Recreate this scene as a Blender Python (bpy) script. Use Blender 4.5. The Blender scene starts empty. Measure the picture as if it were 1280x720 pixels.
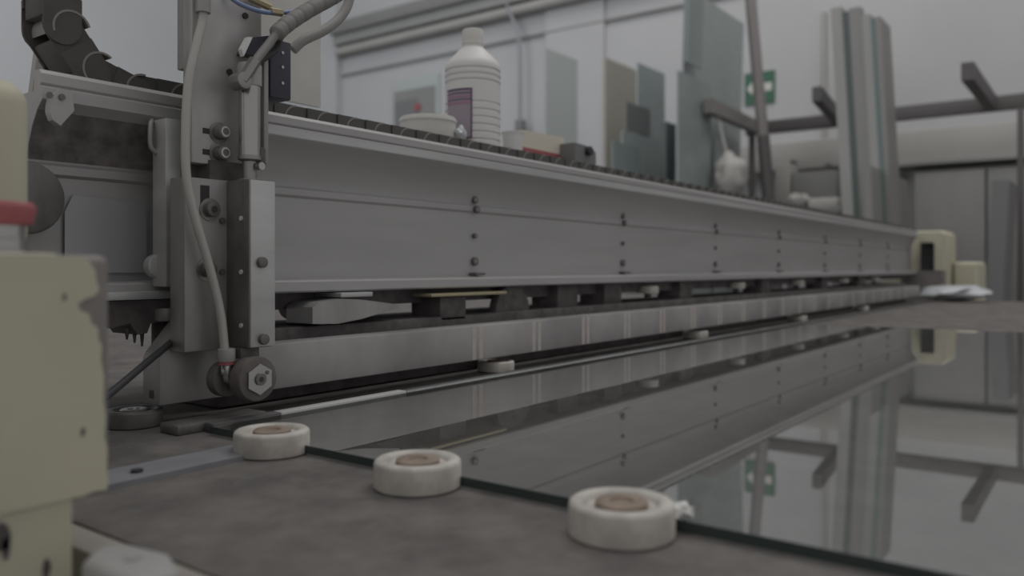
import bpy, bmesh, math, random
from mathutils import Vector, Matrix
random.seed(7)
PI = math.pi
# ------------------------------------------------------------------ camera, world, lights
# world: X along the gantry beam, Y across the table, Z up; the glass top is z = 0
F = 1017.0; HOR = 335.0; CZ = 0.15; HEAD = math.radians(36.6)
sc = bpy.context.scene
cam = bpy.data.cameras.new('camera'); camo = bpy.data.objects.new('camera', cam)
sc.collection.objects.link(camo); sc.camera = camo
camo.location = (0, 0, CZ); camo.rotation_euler = (PI/2, 0, HEAD - PI/2)
cam.sensor_width = 36; cam.lens = 36*F/1280; cam.shift_y = -(360-HOR)/1280
cam.clip_start = 0.02; cam.clip_end = 100
cam.dof.use_dof = True; cam.dof.focus_distance = 0.88; cam.dof.aperture_fstop = 4.2
sc.view_settings.view_transform = 'Standard'; sc.view_settings.look = 'None'
sc.view_settings.gamma = 1; sc.view_settings.exposure = 0.06
w = bpy.data.worlds.new('hall_air'); sc.world = w; w.use_nodes = True
w.node_tree.nodes['Background'].inputs[0].default_value = (1.0, 0.985, 0.985, 1)
w.node_tree.nodes['Background'].inputs[1].default_value = 0.37

def area_light(name, loc, target, sx, sy, power, col=(1, 1, 1)):
    l = bpy.data.lights.new(name, 'AREA'); l.shape = 'RECTANGLE'; l.size = sx; l.size_y = sy
    l.energy = power; l.color = col
    o = bpy.data.objects.new(name, l); sc.collection.objects.link(o); o.location = loc
    o.rotation_euler = (Vector(target)-Vector(loc)).to_track_quat('-Z', 'Y').to_euler()
    return o
area_light('back_wall_wash', (5.0, 1.5, 6.5), (8.0, 1.0, 1.5), 6, 2.5, 110, (1.0, 0.98, 0.96))  # unseen area light added to brighten the far wall
area_light('overhead_key', (1.6, 0.1, 5.0), (1.6, 0.1, 0), 4.5, 1.6, 46, (1.0, 0.985, 0.97))  # unseen key light added overhead, for the shading below the flange
area_light('left_wall_wash', (1.0, 6.5, 4.5), (6.0, 9.5, 1.2), 4, 3, 120, (0.88, 0.94, 1.0))  # unseen bluish area light added to lift the left wall

# ------------------------------------------------------------------ helpers
FX, FY = math.cos(HEAD), math.sin(HEAD)
def at(px, py, x=None, y=None, z=None):
    """Point of the room on a known plane (x, y or z), from a measured pixel."""
    u = (px-640)/F; v = (HOR-py)/F
    dx = FX + u*FY; dy = FY - u*FX
    d = x/dx if x is not None else (y/dy if y is not None else (z-CZ)/v)
    return Vector((d*dx, d*dy, CZ + v*d))

def mat(name, col, rough=0.6, metal=0.0, noise=0.0, scale=30, stretch=(1, 1, 1), bump=0.0, col2=None, spec=0.5, detail=5):
    m = bpy.data.materials.new(name); m.use_nodes = True
    nt = m.node_tree; b = nt.nodes['Principled BSDF']
    b.inputs['Roughness'].default_value = rough; b.inputs['Metallic'].default_value = metal
    b.inputs['Specular IOR Level'].default_value = spec
    b.inputs['Base Color'].default_value = (*col, 1)
    if noise > 0 or col2:
        tc = nt.nodes.new('ShaderNodeTexCoord'); mp = nt.nodes.new('ShaderNodeMapping')
        mp.inputs['Scale'].default_value = stretch
        nz = nt.nodes.new('ShaderNodeTexNoise'); nz.inputs['Scale'].default_value = scale
        nz.inputs['Detail'].default_value = detail; nz.inputs['Roughness'].default_value = 0.6
        rp = nt.nodes.new('ShaderNodeValToRGB')
        c2 = col2 if col2 else tuple(min(1, c*(1+noise)) for c in col)
        c1 = col if col2 else tuple(c*(1-noise) for c in col)
        rp.color_ramp.elements[0].position = 0.35; rp.color_ramp.elements[1].position = 0.68
        rp.color_ramp.elements[0].color = (*c1, 1); rp.color_ramp.elements[1].color = (*c2, 1)
        nt.links.new(tc.outputs['Object'], mp.inputs[0]); nt.links.new(mp.outputs[0], nz.inputs[0])
        nt.links.new(nz.outputs[0], rp.inputs[0]); nt.links.new(rp.outputs[0], b.inputs['Base Color'])
        mr = nt.nodes.new('ShaderNodeMapRange'); mr.inputs[3].default_value = max(0, rough-0.08); mr.inputs[4].default_value = min(1, rough+0.1)
        nt.links.new(nz.outputs[0], mr.inputs[0]); nt.links.new(mr.outputs[0], b.inputs['Roughness'])
        if bump:
            bp = nt.nodes.new('ShaderNodeBump'); bp.inputs['Strength'].default_value = bump; bp.inputs['Distance'].default_value = 0.002
            nt.links.new(nz.outputs[0], bp.inputs['Height']); nt.links.new(bp.outputs[0], b.inputs['Normal'])
    return m

def clear_glass(name, tint, ior=1.5, rough=0.0):
    m = bpy.data.materials.new(name); m.use_nodes = True; nt = m.node_tree
    nt.nodes.remove(nt.nodes['Principled BSDF']); out = nt.nodes['Material Output']
    fr = nt.nodes.new('ShaderNodeFresnel'); fr.inputs[0].default_value = ior
    tr = nt.nodes.new('ShaderNodeBsdfTransparent'); tr.inputs[0].default_value = (*tint, 1)
    gl = nt.nodes.new('ShaderNodeBsdfGlossy'); gl.inputs['Roughness'].default_value = rough
    gl.inputs['Color'].default_value = (1, 1, 1, 1)
    mx = nt.nodes.new('ShaderNodeMixShader')
    ge = nt.nodes.new('ShaderNodeNewGeometry'); inv = nt.nodes.new('ShaderNodeMath'); inv.operation = 'SUBTRACT'; inv.inputs[0].default_value = 1
    nt.links.new(ge.outputs['Backfacing'], inv.inputs[1])
    # both faces of the pane mirror: 2R/(1+R), all of it given to the entering side
    n1 = nt.nodes.new('ShaderNodeMath'); n1.operation = 'ADD'; n1.inputs[1].default_value = 1; nt.links.new(fr.outputs[0], n1.inputs[0])
    n2 = nt.nodes.new('ShaderNodeMath'); n2.operation = 'DIVIDE'; nt.links.new(fr.outputs[0], n2.inputs[0]); nt.links.new(n1.outputs[0], n2.inputs[1])
    n3 = nt.nodes.new('ShaderNodeMath'); n3.operation = 'MULTIPLY'; n3.inputs[1].default_value = 2; nt.links.new(n2.outputs[0], n3.inputs[0])
    n4 = nt.nodes.new('ShaderNodeMath'); n4.operation = 'MULTIPLY'; nt.links.new(n3.outputs[0], n4.inputs[0]); nt.links.new(inv.outputs[0], n4.inputs[1])
    nt.links.new(n4.outputs[0], mx.inputs[0])
    # thin film of workshop dust
    df = nt.nodes.new('ShaderNodeBsdfDiffuse'); df.inputs[0].default_value = (0.5, 0.49, 0.48, 1); md = nt.nodes.new('ShaderNodeMixShader'); md.inputs[0].default_value = 0.06
    nt.links.new(tr.outputs[0], md.inputs[1]); nt.links.new(df.outputs[0], md.inputs[2]); nt.links.new(md.outputs[0], mx.inputs[1]); nt.links.new(gl.outputs[0], mx.inputs[2])
    nt.links.new(mx.outputs[0], out.inputs[0])
    return m

M = {}
M['wall'] = mat('wall_paint', (0.50, 0.50, 0.507), 0.9, noise=0.03, scale=1.2)
M['floor'] = mat('concrete', (0.30, 0.29, 0.28), 0.8, noise=0.15, scale=3)
M['felt'] = mat('felt', (0.135, 0.128, 0.123), 0.95, scale=22, col2=(0.215, 0.204, 0.195), bump=0.25, spec=0.05, detail=8)
M['beam'] = mat('beam_aluminium', (0.425, 0.42, 0.42), 0.5, 0.35, noise=0.07, scale=9, stretch=(0.25, 1, 2.5))
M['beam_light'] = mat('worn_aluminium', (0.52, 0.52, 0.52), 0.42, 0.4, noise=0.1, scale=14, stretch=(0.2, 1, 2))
M['bar'] = mat('bar_metal', (0.27, 0.262, 0.26), 0.5, 0.25, scale=7, stretch=(1, 1, 0.8), col2=(0.42, 0.415, 0.41))
M['rail_reflect_dark'] = mat('rail_dark_reflection', (0.13, 0.125, 0.125), 0.7, 0.1, noise=0.2, scale=30)
M['rib'] = mat('worn_joint_metal', (0.50, 0.45, 0.425), 0.6, 0.0, noise=0.12, scale=60)
M['plate'] = mat('plate_steel', (0.34, 0.335, 0.33), 0.45, 0.35, noise=0.14, scale=26, stretch=(1, 1, 0.4))
M['plate_upper'] = mat('plate_upper_steel', (0.37, 0.355, 0.34), 0.42, 0.35, scale=14, stretch=(1, 1, 0.6), col2=(0.54, 0.54, 0.545))
M['plate_dark'] = mat('scuffed_steel', (0.17, 0.165, 0.16), 0.5, 0.35, noise=0.25, scale=35, stretch=(1, 1, 0.5))
M['plate_brown'] = mat('stained_steel', (0.22, 0.215, 0.21), 0.5, 0.3, noise=0.18, scale=18)
M['chrome'] = mat('chrome', (0.42, 0.42, 0.41), 0.25, 0.85)
M['steel'] = mat('steel', (0.32, 0.31, 0.30), 0.35, 0.7)
M['bolt'] = mat('bolt_steel', (0.16, 0.155, 0.15), 0.4, 0.5)
M['black'] = mat('black_plastic', (0.035, 0.035, 0.04), 0.55)
M['navy'] = mat('dark_blue_plastic', (0.055, 0.055, 0.075), 0.5)
M['chain'] = mat('chain_plastic', (0.085, 0.083, 0.08), 0.6, noise=0.15, scale=30)
M['chain_rib'] = mat('chain_joint_plastic', (0.27, 0.26, 0.25), 0.6)
M['greasy'] = mat('greasy_metal', (0.115, 0.102, 0.102), 0.65, 0.1, noise=0.35, scale=50)
M['cream'] = mat('cream_paint', (0.52, 0.50, 0.385), 0.55, noise=0.05, scale=8)
M['bare'] = mat('bare_metal', (0.23, 0.215, 0.205), 0.6, 0.2, noise=0.12, scale=25)
M['red'] = mat('red_plastic', (0.36, 0.10, 0.11), 0.45)
M['nylon'] = mat('nylon', (0.53, 0.505, 0.465), 0.55, noise=0.2, scale=45, bump=0.1)
M['hub'] = mat('brown_bearing', (0.30, 0.235, 0.185), 0.6, noise=0.2, scale=60)
M['white'] = mat('white_plastic', (0.72, 0.72, 0.70), 0.45)
M['white_dirty'] = mat('offwhite_plastic', (0.62, 0.61, 0.57), 0.6, noise=0.05, scale=20)
M['cardcream'] = mat('cream_card', (0.68, 0.63, 0.53), 0.8)
M['rubber'] = mat('wheel_rubber', (0.13, 0.118, 0.112), 0.75, noise=0.15, scale=60)
M['hose_cream'] = mat('cream_hose', (0.42, 0.41, 0.385), 0.45)
M['hose_grey'] = mat('grey_hose', (0.32, 0.315, 0.30), 0.5)
M['hose_blue'] = mat('blue_hose', (0.17, 0.23, 0.38), 0.45)
M['brass'] = mat('brass', (0.40, 0.35, 0.23), 0.5, 0.3)
M['label'] = mat('mauve_label', (0.36, 0.31, 0.36), 0.6)
M['purple'] = mat('purple_print', (0.13, 0.08, 0.15), 0.6)
M['pink'] = mat('pink_print', (0.42, 0.20, 0.30), 0.6)
M['bluemetal'] = mat('bluish_steel', (0.30, 0.305, 0.325), 0.45, 0.3, noise=0.1, scale=30)
M['web_reflect'] = mat('bluish_web_reflection', (0.42, 0.42, 0.44), 0.4, 0.3)
M['hose_dark'] = mat('dark_wrapped_hose', (0.21, 0.205, 0.20), 0.6)
M['cap_white'] = mat('cap_white', (0.36, 0.355, 0.35), 0.6, noise=0.05, scale=40)
M['web_shade'] = mat('painted_web_shade', (0.11, 0.10, 0.095), 0.6, 0.1, scale=40, col2=(0.25, 0.235, 0.23))
M['trim'] = mat('beige_trim', (0.36, 0.33, 0.295), 0.6, noise=0.08, scale=20)
M['darkrail'] = mat('dark_rack_steel', (0.12, 0.112, 0.112), 0.6)
M['pole'] = mat('brown_grey_pole', (0.26, 0.245, 0.24), 0.6)
M['glass_green'] = mat('green_glass_sheet', (0.27, 0.315, 0.31), 0.25, noise=0.04, scale=2)
M['glass_pale'] = mat('pale_glass_sheet', (0.34, 0.385, 0.38), 0.25, noise=0.04, scale=2)
M['glass_haze'] = mat('faint_glass_sheet', (0.46, 0.50, 0.49), 0.3)
M['sheet_cream'] = mat('cream_sheet', (0.38, 0.365, 0.32), 0.6, noise=0.04, scale=2)
M['sheet_grey'] = mat('grey_sheet', (0.20, 0.20, 0.205), 0.6)
M['sheet_mid'] = mat('mid_grey_sheet', (0.27, 0.268, 0.262), 0.5, noise=0.05, scale=4, stretch=(1, 1, 0.2))
M['sheet_light'] = mat('light_grey_sheet', (0.345, 0.345, 0.335), 0.5, noise=0.04, scale=3, stretch=(1, 1, 0.2))
M['sheet_dark'] = mat('dark_green_glass_edge', (0.10, 0.125, 0.12), 0.4)
M['teal'] = mat('teal_glass_edge', (0.15, 0.215, 0.205), 0.4)
M['exit_green'] = mat('exit_green', (0.05, 0.14, 0.09), 0.6)
M['cloth'] = mat('white_cloth', (0.52, 0.51, 0.49), 0.9, noise=0.08, scale=6)
M['film'] = mat('milky_film', (0.58, 0.60, 0.62), 0.3)
M['ledge'] = mat('ledge_paint', (0.42, 0.41, 0.39), 0.8, noise=0.04, scale=3)
M['cabinet'] = mat('cabinet_grey', (0.25, 0.25, 0.24), 0.6, noise=0.05, scale=2)
M['glass'] = clear_glass('float_glass', (0.90, 0.915, 0.91), 1.62)
M['glass_edge'] = mat('glass_cut_edge', (0.040, 0.055, 0.052), 0.25)
M['rail_reflect_bright'] = mat('rail_bright_reflection', (0.55, 0.55, 0.545), 0.5, 0.1)
M['polished'] = mat('polished_steel', (0.42, 0.43, 0.43), 0.16, 0.9, noise=0.1, scale=12)

def new_bm(): return bmesh.new()
def bm_box(bm, x0, x1, y0, y1, z0, z1, bev=0.0, seg=2):
    r = bmesh.ops.create_cube(bm, size=1)
    vs = r['verts']
    for v in vs:
        v.co = Vector((x0+(v.co.x+.5)*(x1-x0), y0+(v.co.y+.5)*(y1-y0), z0+(v.co.z+.5)*(z1-z0)))
    if bev > 0:
        es = set(e for v in vs for e in v.link_edges)
        bmesh.ops.bevel(bm, geom=list(es), offset=bev, segments=seg, profile=0.5, affect='EDGES')
    return bm
def bm_cyl(bm, c, axis, r, h, seg=24, r2=None, bev=0.0):
    """cylinder from point c along axis, length h"""
    ax = Vector(axis).normalized(); q = ax.to_track_quat('Z', 'Y').to_matrix().to_4x4()
    mt = Matrix.Translation(Vector(c)+ax*h/2) @ q
    res = bmesh.ops.create_cone(bm, cap_ends=True, segments=seg, radius1=r, radius2=r if r2 is None else r2, depth=h, matrix=mt)
    if bev > 0:
        es = [e for e in set(e for v in res['verts'] for e in v.link_edges) if any(len(f.verts) > 4 for f in e.link_faces)]
        bmesh.ops.bevel(bm, geom=es, offset=bev, segments=2, profile=0.5, affect='EDGES')
    return bm
def bm_lathe(bm, c, prof, seg=40, axis=(0, 0, 1), closed=True):
    ax = Vector(axis).normalized(); q = ax.to_track_quat('Z', 'Y')
    rings = []
    for r, z in prof:
        if r < 1e-6: rings.append([bm.verts.new(Vector(c)+q @ Vector((0, 0, z)))]); continue
        rings.append([bm.verts.new(Vector(c)+q @ Vector((r*math.cos(2*PI*k/seg), r*math.sin(2*PI*k/seg), z))) for k in range(seg)])
    for a, b in zip(rings, rings[1:]):
        for k in range(seg):
            k2 = (k+1) % seg
            if len(a) == 1 and len(b) == 1: continue
            if len(a) == 1: bm.faces.new((a[0], b[k2], b[k]))
            elif len(b) == 1: bm.faces.new((a[k], a[k2], b[0]))
            else: bm.faces.new((a[k], a[k2], b[k2], b[k]))
    return bm
def bm_prism(bm, pts, plane, a, b):
    """extrude polygon. plane 'xz': pts (x,z) from y=a to b; 'yz': pts (y,z) from x=a to b; 'xy': pts (x,y) from z=a to b"""
    def P(p, t):
        return {'xz': (p[0], t, p[1]), 'yz': (t, p[0], p[1]), 'xy': (p[0], p[1], t)}[plane]
    v0 = [bm.verts.new(P(p, a)) for p in pts]; v1 = [bm.verts.new(P(p, b)) for p in pts]
    n = len(pts); bm.faces.new(v0); bm.faces.new(v1[::-1])
    for i in range(n): bm.faces.new((v0[i], v1[i], v1[(i+1) % n], v0[(i+1) % n]))
    bmesh.ops.recalc_face_normals(bm, faces=bm.faces[:])
    return bm
def smooth_path(pts, n=8):
    out = []; P = [Vector(p) for p in pts]; P = [P[0]*2-P[1]]+P+[P[-1]*2-P[-2]]
    for i in range(1, len(P)-2):
        for k in range(n):
            t = k/n; a, b, c, d = P[i-1], P[i], P[i+1], P[i+2]
            out.append(0.5*((2*b)+(c-a)*t+(2*a-5*b+4*c-d)*t*t+(3*b-a-3*c+d)*t**3))
    out.append(P[-2]); return out
def bm_tube(bm, pts, r, seg=12, n=8, rf=None, smooth=True):
    path = smooth_path(pts, n) if smooth else [Vector(p) for p in pts]
    rings = []; up = None
    for i, p in enumerate(path):
        t = (path[min(i+1, len(path)-1)]-path[max(i-1, 0)]).normalized()
        if up is None: up = t.orthogonal().normalized()
        up = (up-t*up.dot(t)).normalized(); s = t.cross(up)
        rr = rf(i) if rf else r
        rings.append([bm.verts.new(p+(up*math.cos(2*PI*k/seg)+s*math.sin(2*PI*k/seg))*rr) for k in range(seg)])
    for a, b in zip(rings, rings[1:]):
        for k in range(seg): bm.faces.new((a[k], a[(k+1) % seg], b[(k+1) % seg], b[k]))
    bm.faces.new(rings[0][::-1]); bm.faces.new(rings[-1])
    return bm
def link(o): sc.collection.objects.link(o); return o
def root_of(o):
    while o.parent: o = o.parent
    return o
def obj(name, bm, m, parent=None, angle=40, origin=None, kind=None):
    """bm is in room coordinates; linked as ONE mesh object (child of parent when given)"""
    bmesh.ops.recalc_face_normals(bm, faces=bm.faces[:])
    me = bpy.data.meshes.new(name)
    if parent: org = Vector(root_of(parent).location)
    else: org = Vector(origin) if origin else Vector((0, 0, 0))
    bmesh.ops.translate(bm, verts=bm.verts[:], vec=-org)
    for f in bm.faces: f.smooth = True
    bm.to_mesh(me); bm.free()
    me.materials.append(M[m] if isinstance(m, str) else m)
    try: me.set_sharp_from_angle(angle=math.radians(angle))
    except Exception: pass
    o = link(bpy.data.objects.new(name, me))
    if parent: o.parent = parent
    else: o.location = org
    if kind: o['kind'] = kind
    return o
def tag(o, label, cat, group=None):
    o['label'] = label; o['category'] = cat
    if group: o['group'] = group
    return o
def thing(name, label, cat, loc, group=None):
    o = link(bpy.data.objects.new(name, None)); o.location = loc; o.empty_display_size = 0.02
    return tag(o, label, cat, group)
def copy_tree(o, parent=None):
    c = link(o.copy()); c.parent = parent
    for ch in list(o.children): copy_tree(ch, c)
    return c
def struct(name, bm, m, label=None):
    o = obj(name, bm, m); o['kind'] = 'structure'
    if label: o['label'] = label
    return o
def box(*a, **k): return bm_box(new_bm(), *a, **k)
def cyl(*a, **k): return bm_cyl(new_bm(), *a, **k)
def tube(*a, **k): return bm_tube(new_bm(), *a, **k)

# ------------------------------------------------------------------ the hall
WX = 8.0; FZ = -0.85
struct('floor', box(-3, 8.3, -4, 10.6, FZ-0.2, FZ), 'floor')
struct('wall_back', box(WX, WX+0.3, -4, 10.6, FZ, 6.0), 'wall')
struct('wall_left', box(-3, WX, 10.3, 10.6, FZ, 6.0), 'wall')
# pilaster and rails on the far wall
struct('trim_1', box(WX-0.04, WX, at(757, 100, x=WX).y, at(684, 100, x=WX).y, FZ, 6.0), 'wall')
struct('trim_5', box(WX-0.12, WX, 9.0, 9.5, FZ, 6.0), 'wall')
struct('trim_2', box(WX-0.28, WX, 2.2, 8.98, 3.46, 3.62, bev=0.01), 'cabinet')
struct('trim_6', box(WX-0.20, WX, 2.2, 8.98, 3.33, 3.46, bev=0.01), 'sheet_light')
# wall ledge and low cladding on the right
struct('trim_3', box(WX-0.25, WX, -4, 3.4, 1.08, 1.34, bev=0.01), 'ledge')
struct('trim_4', box(WX-0.32, WX, -4, 1.6, 1.03, 1.08, bev=0.005), 'sheet_light')
c = thing('sliding_cabinet', 'long grey sliding-panel cabinet under the wall ledge at right', 'cabinet', (WX-0.2, 0.3, FZ))
obj('body', box(WX-0.24, WX-0.02, -1.5, 1.45, FZ+0.01, 1.0), 'cabinet', c)
for k in range(5):
    obj('panel', box(WX-0.285, WX-0.24, 1.40-0.55*(k+1)+0.02, 1.40-0.55*k, FZ+0.06, 0.97, bev=0.004), 'cabinet' if k % 2 else 'sheet_mid', c)

def hrod(name, m, x, y0, y1, z, r, label, cat, seg=12):
    return tag(obj(name, cyl((x, y0, z), (0, 1, 0), r, y1-y0, seg=seg), m, origin=(x, (y0+y1)/2, z)), label, cat)
za = 3.25
hrod('wall_pipe', 'ledge', WX-0.12, 2.2, 8.98, za, 0.06, 'thick pale grey pipe running along the far wall under the duct', 'pipe')
hrod('wall_conduit', 'sheet_mid', WX-0.03, 3.0, 8.98, 2.93, 0.016, 'thin grey conduit on the far wall, lowest of the long lines', 'pipe')
pts = [at(632, 0, x=WX-0.17), at(640, 22, x=WX-0.17), at(648, 45, x=WX-0.17), at(650, 80, x=WX-0.17), at(650, 152, x=WX-0.17)]
dc = thing('drop_conduit', 'dark bluish conduit dropping down the far wall behind the white bottle', 'pipe', pts[-1])
obj('tube', tube(pts, 0.022), M['bluemetal'], dc); e = pts[-1]
obj('end_socket', box(e.x-0.04, e.x+0.06, e.y-0.05, e.y+0.05, e.z-0.16, e.z+0.02, bev=0.01), 'sheet_grey', dc)
pts = [at(1030, 15, x=WX-0.02), at(1030, 205, x=WX-0.02)]
tag(obj('vertical_wall_pipe', tube(pts, 0.02, smooth=False), 'ledge', origin=pts[-1]), 'pale vertical pipe on the wall left of the leaning grey bundles', 'pipe')

# notice board far left with a red spot
a = at(492, 102, x=WX-0.05); b = at(548, 150, x=WX-0.05)
nb = thing('notice_board', 'blurred grey notice board with a red spot behind the cream tub', 'notice board', (WX, (a.y+b.y)/2, b.z-0.3))
obj('backing', box(WX-0.05, WX, b.y, a.y, b.z-0.3, a.z), 'glass_haze', nb)
q = at(520, 125, x=WX-0.06)
obj('poster', box(WX-0.06, WX-0.05, b.y+0.05, a.y-0.02, b.z-0.25, a.z-0.15), 'sheet_mid', nb)
obj('dark_panel', box(WX-0.07, WX-0.06, q.y-0.02, a.y-0.05, b.z-0.25, q.z+0.02), 'sheet_grey', nb)
q = at(522, 134, x=WX-0.07)
obj('red_spot', cyl((q.x, q.y, q.z), (-1, 0, 0), 0.055, 0.01, seg=16), 'red', nb)

# exit sign
a = at(930, 92, x=WX-0.04); b = at(967, 127, x=WX-0.04); s = (a.y-b.y)
es = thing('exit_sign', 'green and white emergency exit sign on the far wall behind the leaning pole', 'sign', (WX, (a.y+b.y)/2, b.z))
zc = (a.z+b.z)/2; h = (a.z-b.z)/2
obj('board', box(WX-0.02, WX, b.y, a.y, b.z, a.z), 'exit_green', es)
for yy, ww in ((a.y-s*0.30, s*0.24), (b.y+s*0.30, s*0.24)): pass
obj('pictogram_door', box(WX-0.026, WX-0.02, b.y+s*0.08, b.y+s*0.40, zc-h*0.25, zc+h*0.25), 'white_dirty', es)
obj('pictogram_arrow', bm_prism(new_bm(), [(a.y-s*0.08, zc), (a.y-s*0.27, zc+h*0.42), (a.y-s*0.27, zc+h*0.15), (a.y-s*0.46, zc+h*0.15), (a.y-s*0.46, zc-h*0.15), (a.y-s*0.27, zc-h*0.15), (a.y-s*0.27, zc-h*0.42)], 'yz', WX-0.026, WX-0.02), 'white_dirty', es)

# storage rack
rx = 7.0; rz = 1.37
ry = lambda px: at(px, 100, x=rx).y
rk = thing('storage_rack', 'dark steel sheet rack with long rail and projecting arms before the wall', 'rack', (rx, 1.5, FZ))
obj('rail', box(rx-0.03, rx+0.03, 0.2, 2.62, rz-0.055, rz+0.055, bev=0.005), 'darkrail', rk)
for px, x1, zt in ((1240, 5.75, 0.0), (1050, 6.35, 0.10), (948, 5.9, 0.02)):
    y = ry(px); bm = new_bm()
    bm_prism(bm, [(x1, rz+zt-0.05), (x1, rz+zt+0.06), (rx-0.03, rz+0.05), (rx-0.03, rz-0.05)], 'xz', y-0.035, y+0.035)
    obj('arm', bm, 'darkrail' if px != 948 else 'pole', rk)
for y in (at(1276, 200, x=rx).y, 2.57):
    obj('post', box(rx-0.035, rx+0.035, y-0.02, y+0.02, FZ, rz-0.055, bev=0.004), 'darkrail', rk)

# leaning sheets; long side runs away from the camera (x), stood on edge and tipped against their neighbours
def sheet(name, label, cat, m, pxa, pya, pxb, X, t=0.012, lean=0.0, zb=FZ, tilt=None, group=None, endm=None):
    """near top corner at pixel (pxa, pya) on x = X; far top corner under pixel pxb"""
    p = at(pxa, pya, x=X); q = at(pxb, pya, y=p.y)
    x0, x1 = p.x, q.x; dz = 0 if tilt is None else tilt
    bm = new_bm(); sh = lean*(p.z-zb)
    c = [(x0, p.y, p.z), (x1, p.y, p.z+dz), (x1, p.y-sh, zb), (x0, p.y-sh, zb)]
    v0 = [bm.verts.new(k) for k in c]; v1 = [bm.verts.new((k[0], k[1]+t, k[2])) for k in c]
    bm.faces.new(v0); bm.faces.new(v1[::-1])
    for i in range(4): bm.faces.new((v0[i], v1[i], v1[(i+1) % 4], v0[(i+1) % 4]))
    o = obj(name, bm, m, origin=((x0+x1)/2, p.y-sh, zb))
    return tag(o, label, cat, group)
sheet('glass_sheet', 'faint pale glass sheet standing against the wall right of the bottle', 'glass', 'glass_haze', 682, 60, 722, 6.9, lean=0.0)
sheet('board_sheet', 'cream board sheet standing leftmost in the sheet rack', 'board', 'sheet_cream', 757, 72, 796, 6.4, t=0.03)
sheet('glass_sheet', 'pale green glass sheet standing just right of the cream board', 'glass', 'glass_pale', 797, 78, 831, 6.2)
sheet('board_offcut', 'small dark grey square offcut in front of the cream board', 'board', 'sheet_grey', 783, 127, 813, 5.9, zb=at(783, 163, x=5.9).z)
sheet('glass_offcut', 'low pale green glass offcut at the foot of the cream board', 'glass', 'glass_green', 766, 176, 800, 5.5)
sheet('glass_offcut', 'wide low green glass offcut below the grey square', 'glass', 'glass_pale', 778, 163, 832, 5.75)
sheet('board_strip', 'dark narrow strip standing between the green glass sheets', 'board', 'sheet_dark', 833, 152, 845, 5.9, t=0.03)
sheet('glass_sheet', 'dull green glass sheet standing in front of the tallest glass', 'glass', 'glass_green', 848, 88, 889, 5.5)
sheet('glass_sheet', 'tallest green glass sheet rising out of the frame', 'glass', 'glass_pale', 857, -18, 930, 5.9, lean=-0.03)
sheet('glass_sheet', 'tall dark-edged glass strip in front of the tallest glass sheet', 'glass', 'glass_green', 862, -75, 882, 5.75, t=0.012, zb=at(870, 75, x=5.75).z, lean=-0.03)
sheet('glass_offcut', 'pale green glass piece beneath the brown rack arm', 'glass', 'glass_pale', 893, 166, 925, 6.4)
# leaning bundles: near edge from pixel a to b, long face on to pixel c
for a_, b_, c_, py, m, lab in (
    (1038, 1052, 1057, 8, 'sheet_light', 'leftmost light grey bundle of the tall leaning pack'),
    (1052.3, 1060.2, 1062, 14, 'sheet_dark', 'dark glass bundle second from left in the tall leaning pack'),
    (1060.5, 1075.7, 1080, 8, 'sheet_mid', 'mid grey bundle third from left in the tall leaning pack'),
    (1076, 1087.7, 1092, 17, 'sheet_light', 'narrow pale bundle in the middle of the tall leaning pack'),
    (1088, 1093.2, 1097, 22, 'teal', 'thin teal-edged glass in the tall leaning pack'),
    (1093.5, 1100, 1113, 20, 'sheet_mid', 'rightmost grey bundle of the tall leaning pack')):
    tk = at(a_, 50, x=6.0).y-at(b_, 50, x=6.0).y
    sheet('leaning_bundle', lab, 'bundle', m, b_, py, c_, 6.0, t=tk, lean=0.055, group='tall grey bundles leaning on the rack')
sheet('leaning_slab', 'short pale slab leaning at the foot of the tall bundles', 'slab', 'sheet_mid', 1088, 207, 1135, 5.7, t=0.05, lean=0.04)
sheet('leaning_slab', 'narrow dark grey slab leaning before the cabinet at far right', 'slab', 'sheet_grey', 1262, 225, 1272, 6.3, t=0.10, lean=-0.05)
# pole
a = at(937, -15, x=6.4); b = at(962, 262, x=6.4); d = (b-a)*((FZ-a.z)/(b.z-a.z))
bt = a+d
lp = thing('leaning_pole', 'long brown-grey pole leaning in front of the exit sign', 'pole', bt)
def lerp(t): return a+(bt-a)*t
tt = (at(955, 170, x=6.4).z-a.z)/(bt.z-a.z)
obj('shaft', cyl(a, bt-a, 0.045, (bt-a).length*tt, seg=14), 'pole', lp)
obj('dark_foot', cyl(lerp(tt), bt-a, 0.05, (bt-a).length*(1-tt), seg=14), 'darkrail', lp)
# cloth bag hanging from the rack arm
def blob(c, sx, sy, sz, amp, seed, sub=3):
    bm = new_bm(); bmesh.ops.create_icosphere(bm, subdivisions=sub, radius=1)
    from mathutils import noise
    for v in bm.verts:
        n = noise.noise(v.co*1.7+Vector((seed, seed*2, 0)))+0.5*noise.noise(v.co*4+Vector((seed, 0, 3)))
        s = 1+amp*n; v.co = Vector((v.co.x*sx*s, v.co.y*sy*s, v.co.z*sz*s))+Vector(c)
    return bm
c = at(908, 220, x=6.1); c.y -= 0.03; ya = ry(948)
cbg = thing('cloth_bag', 'crumpled off-white cloth bag hanging below the green glass sheets', 'bag', (c.x, c.y, c.z-0.2))
obj('sack', blob(c, 0.13, 0.125, 0.17, 0.35, 3), 'cloth', cbg, angle=60)
obj('strap', tube([(c.x, c.y, c.z+0.1), (c.x, (c.y+ya)/2, c.z+0.25), (c.x, ya, rz-0.03)], 0.012), 'cloth', cbg)
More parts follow.
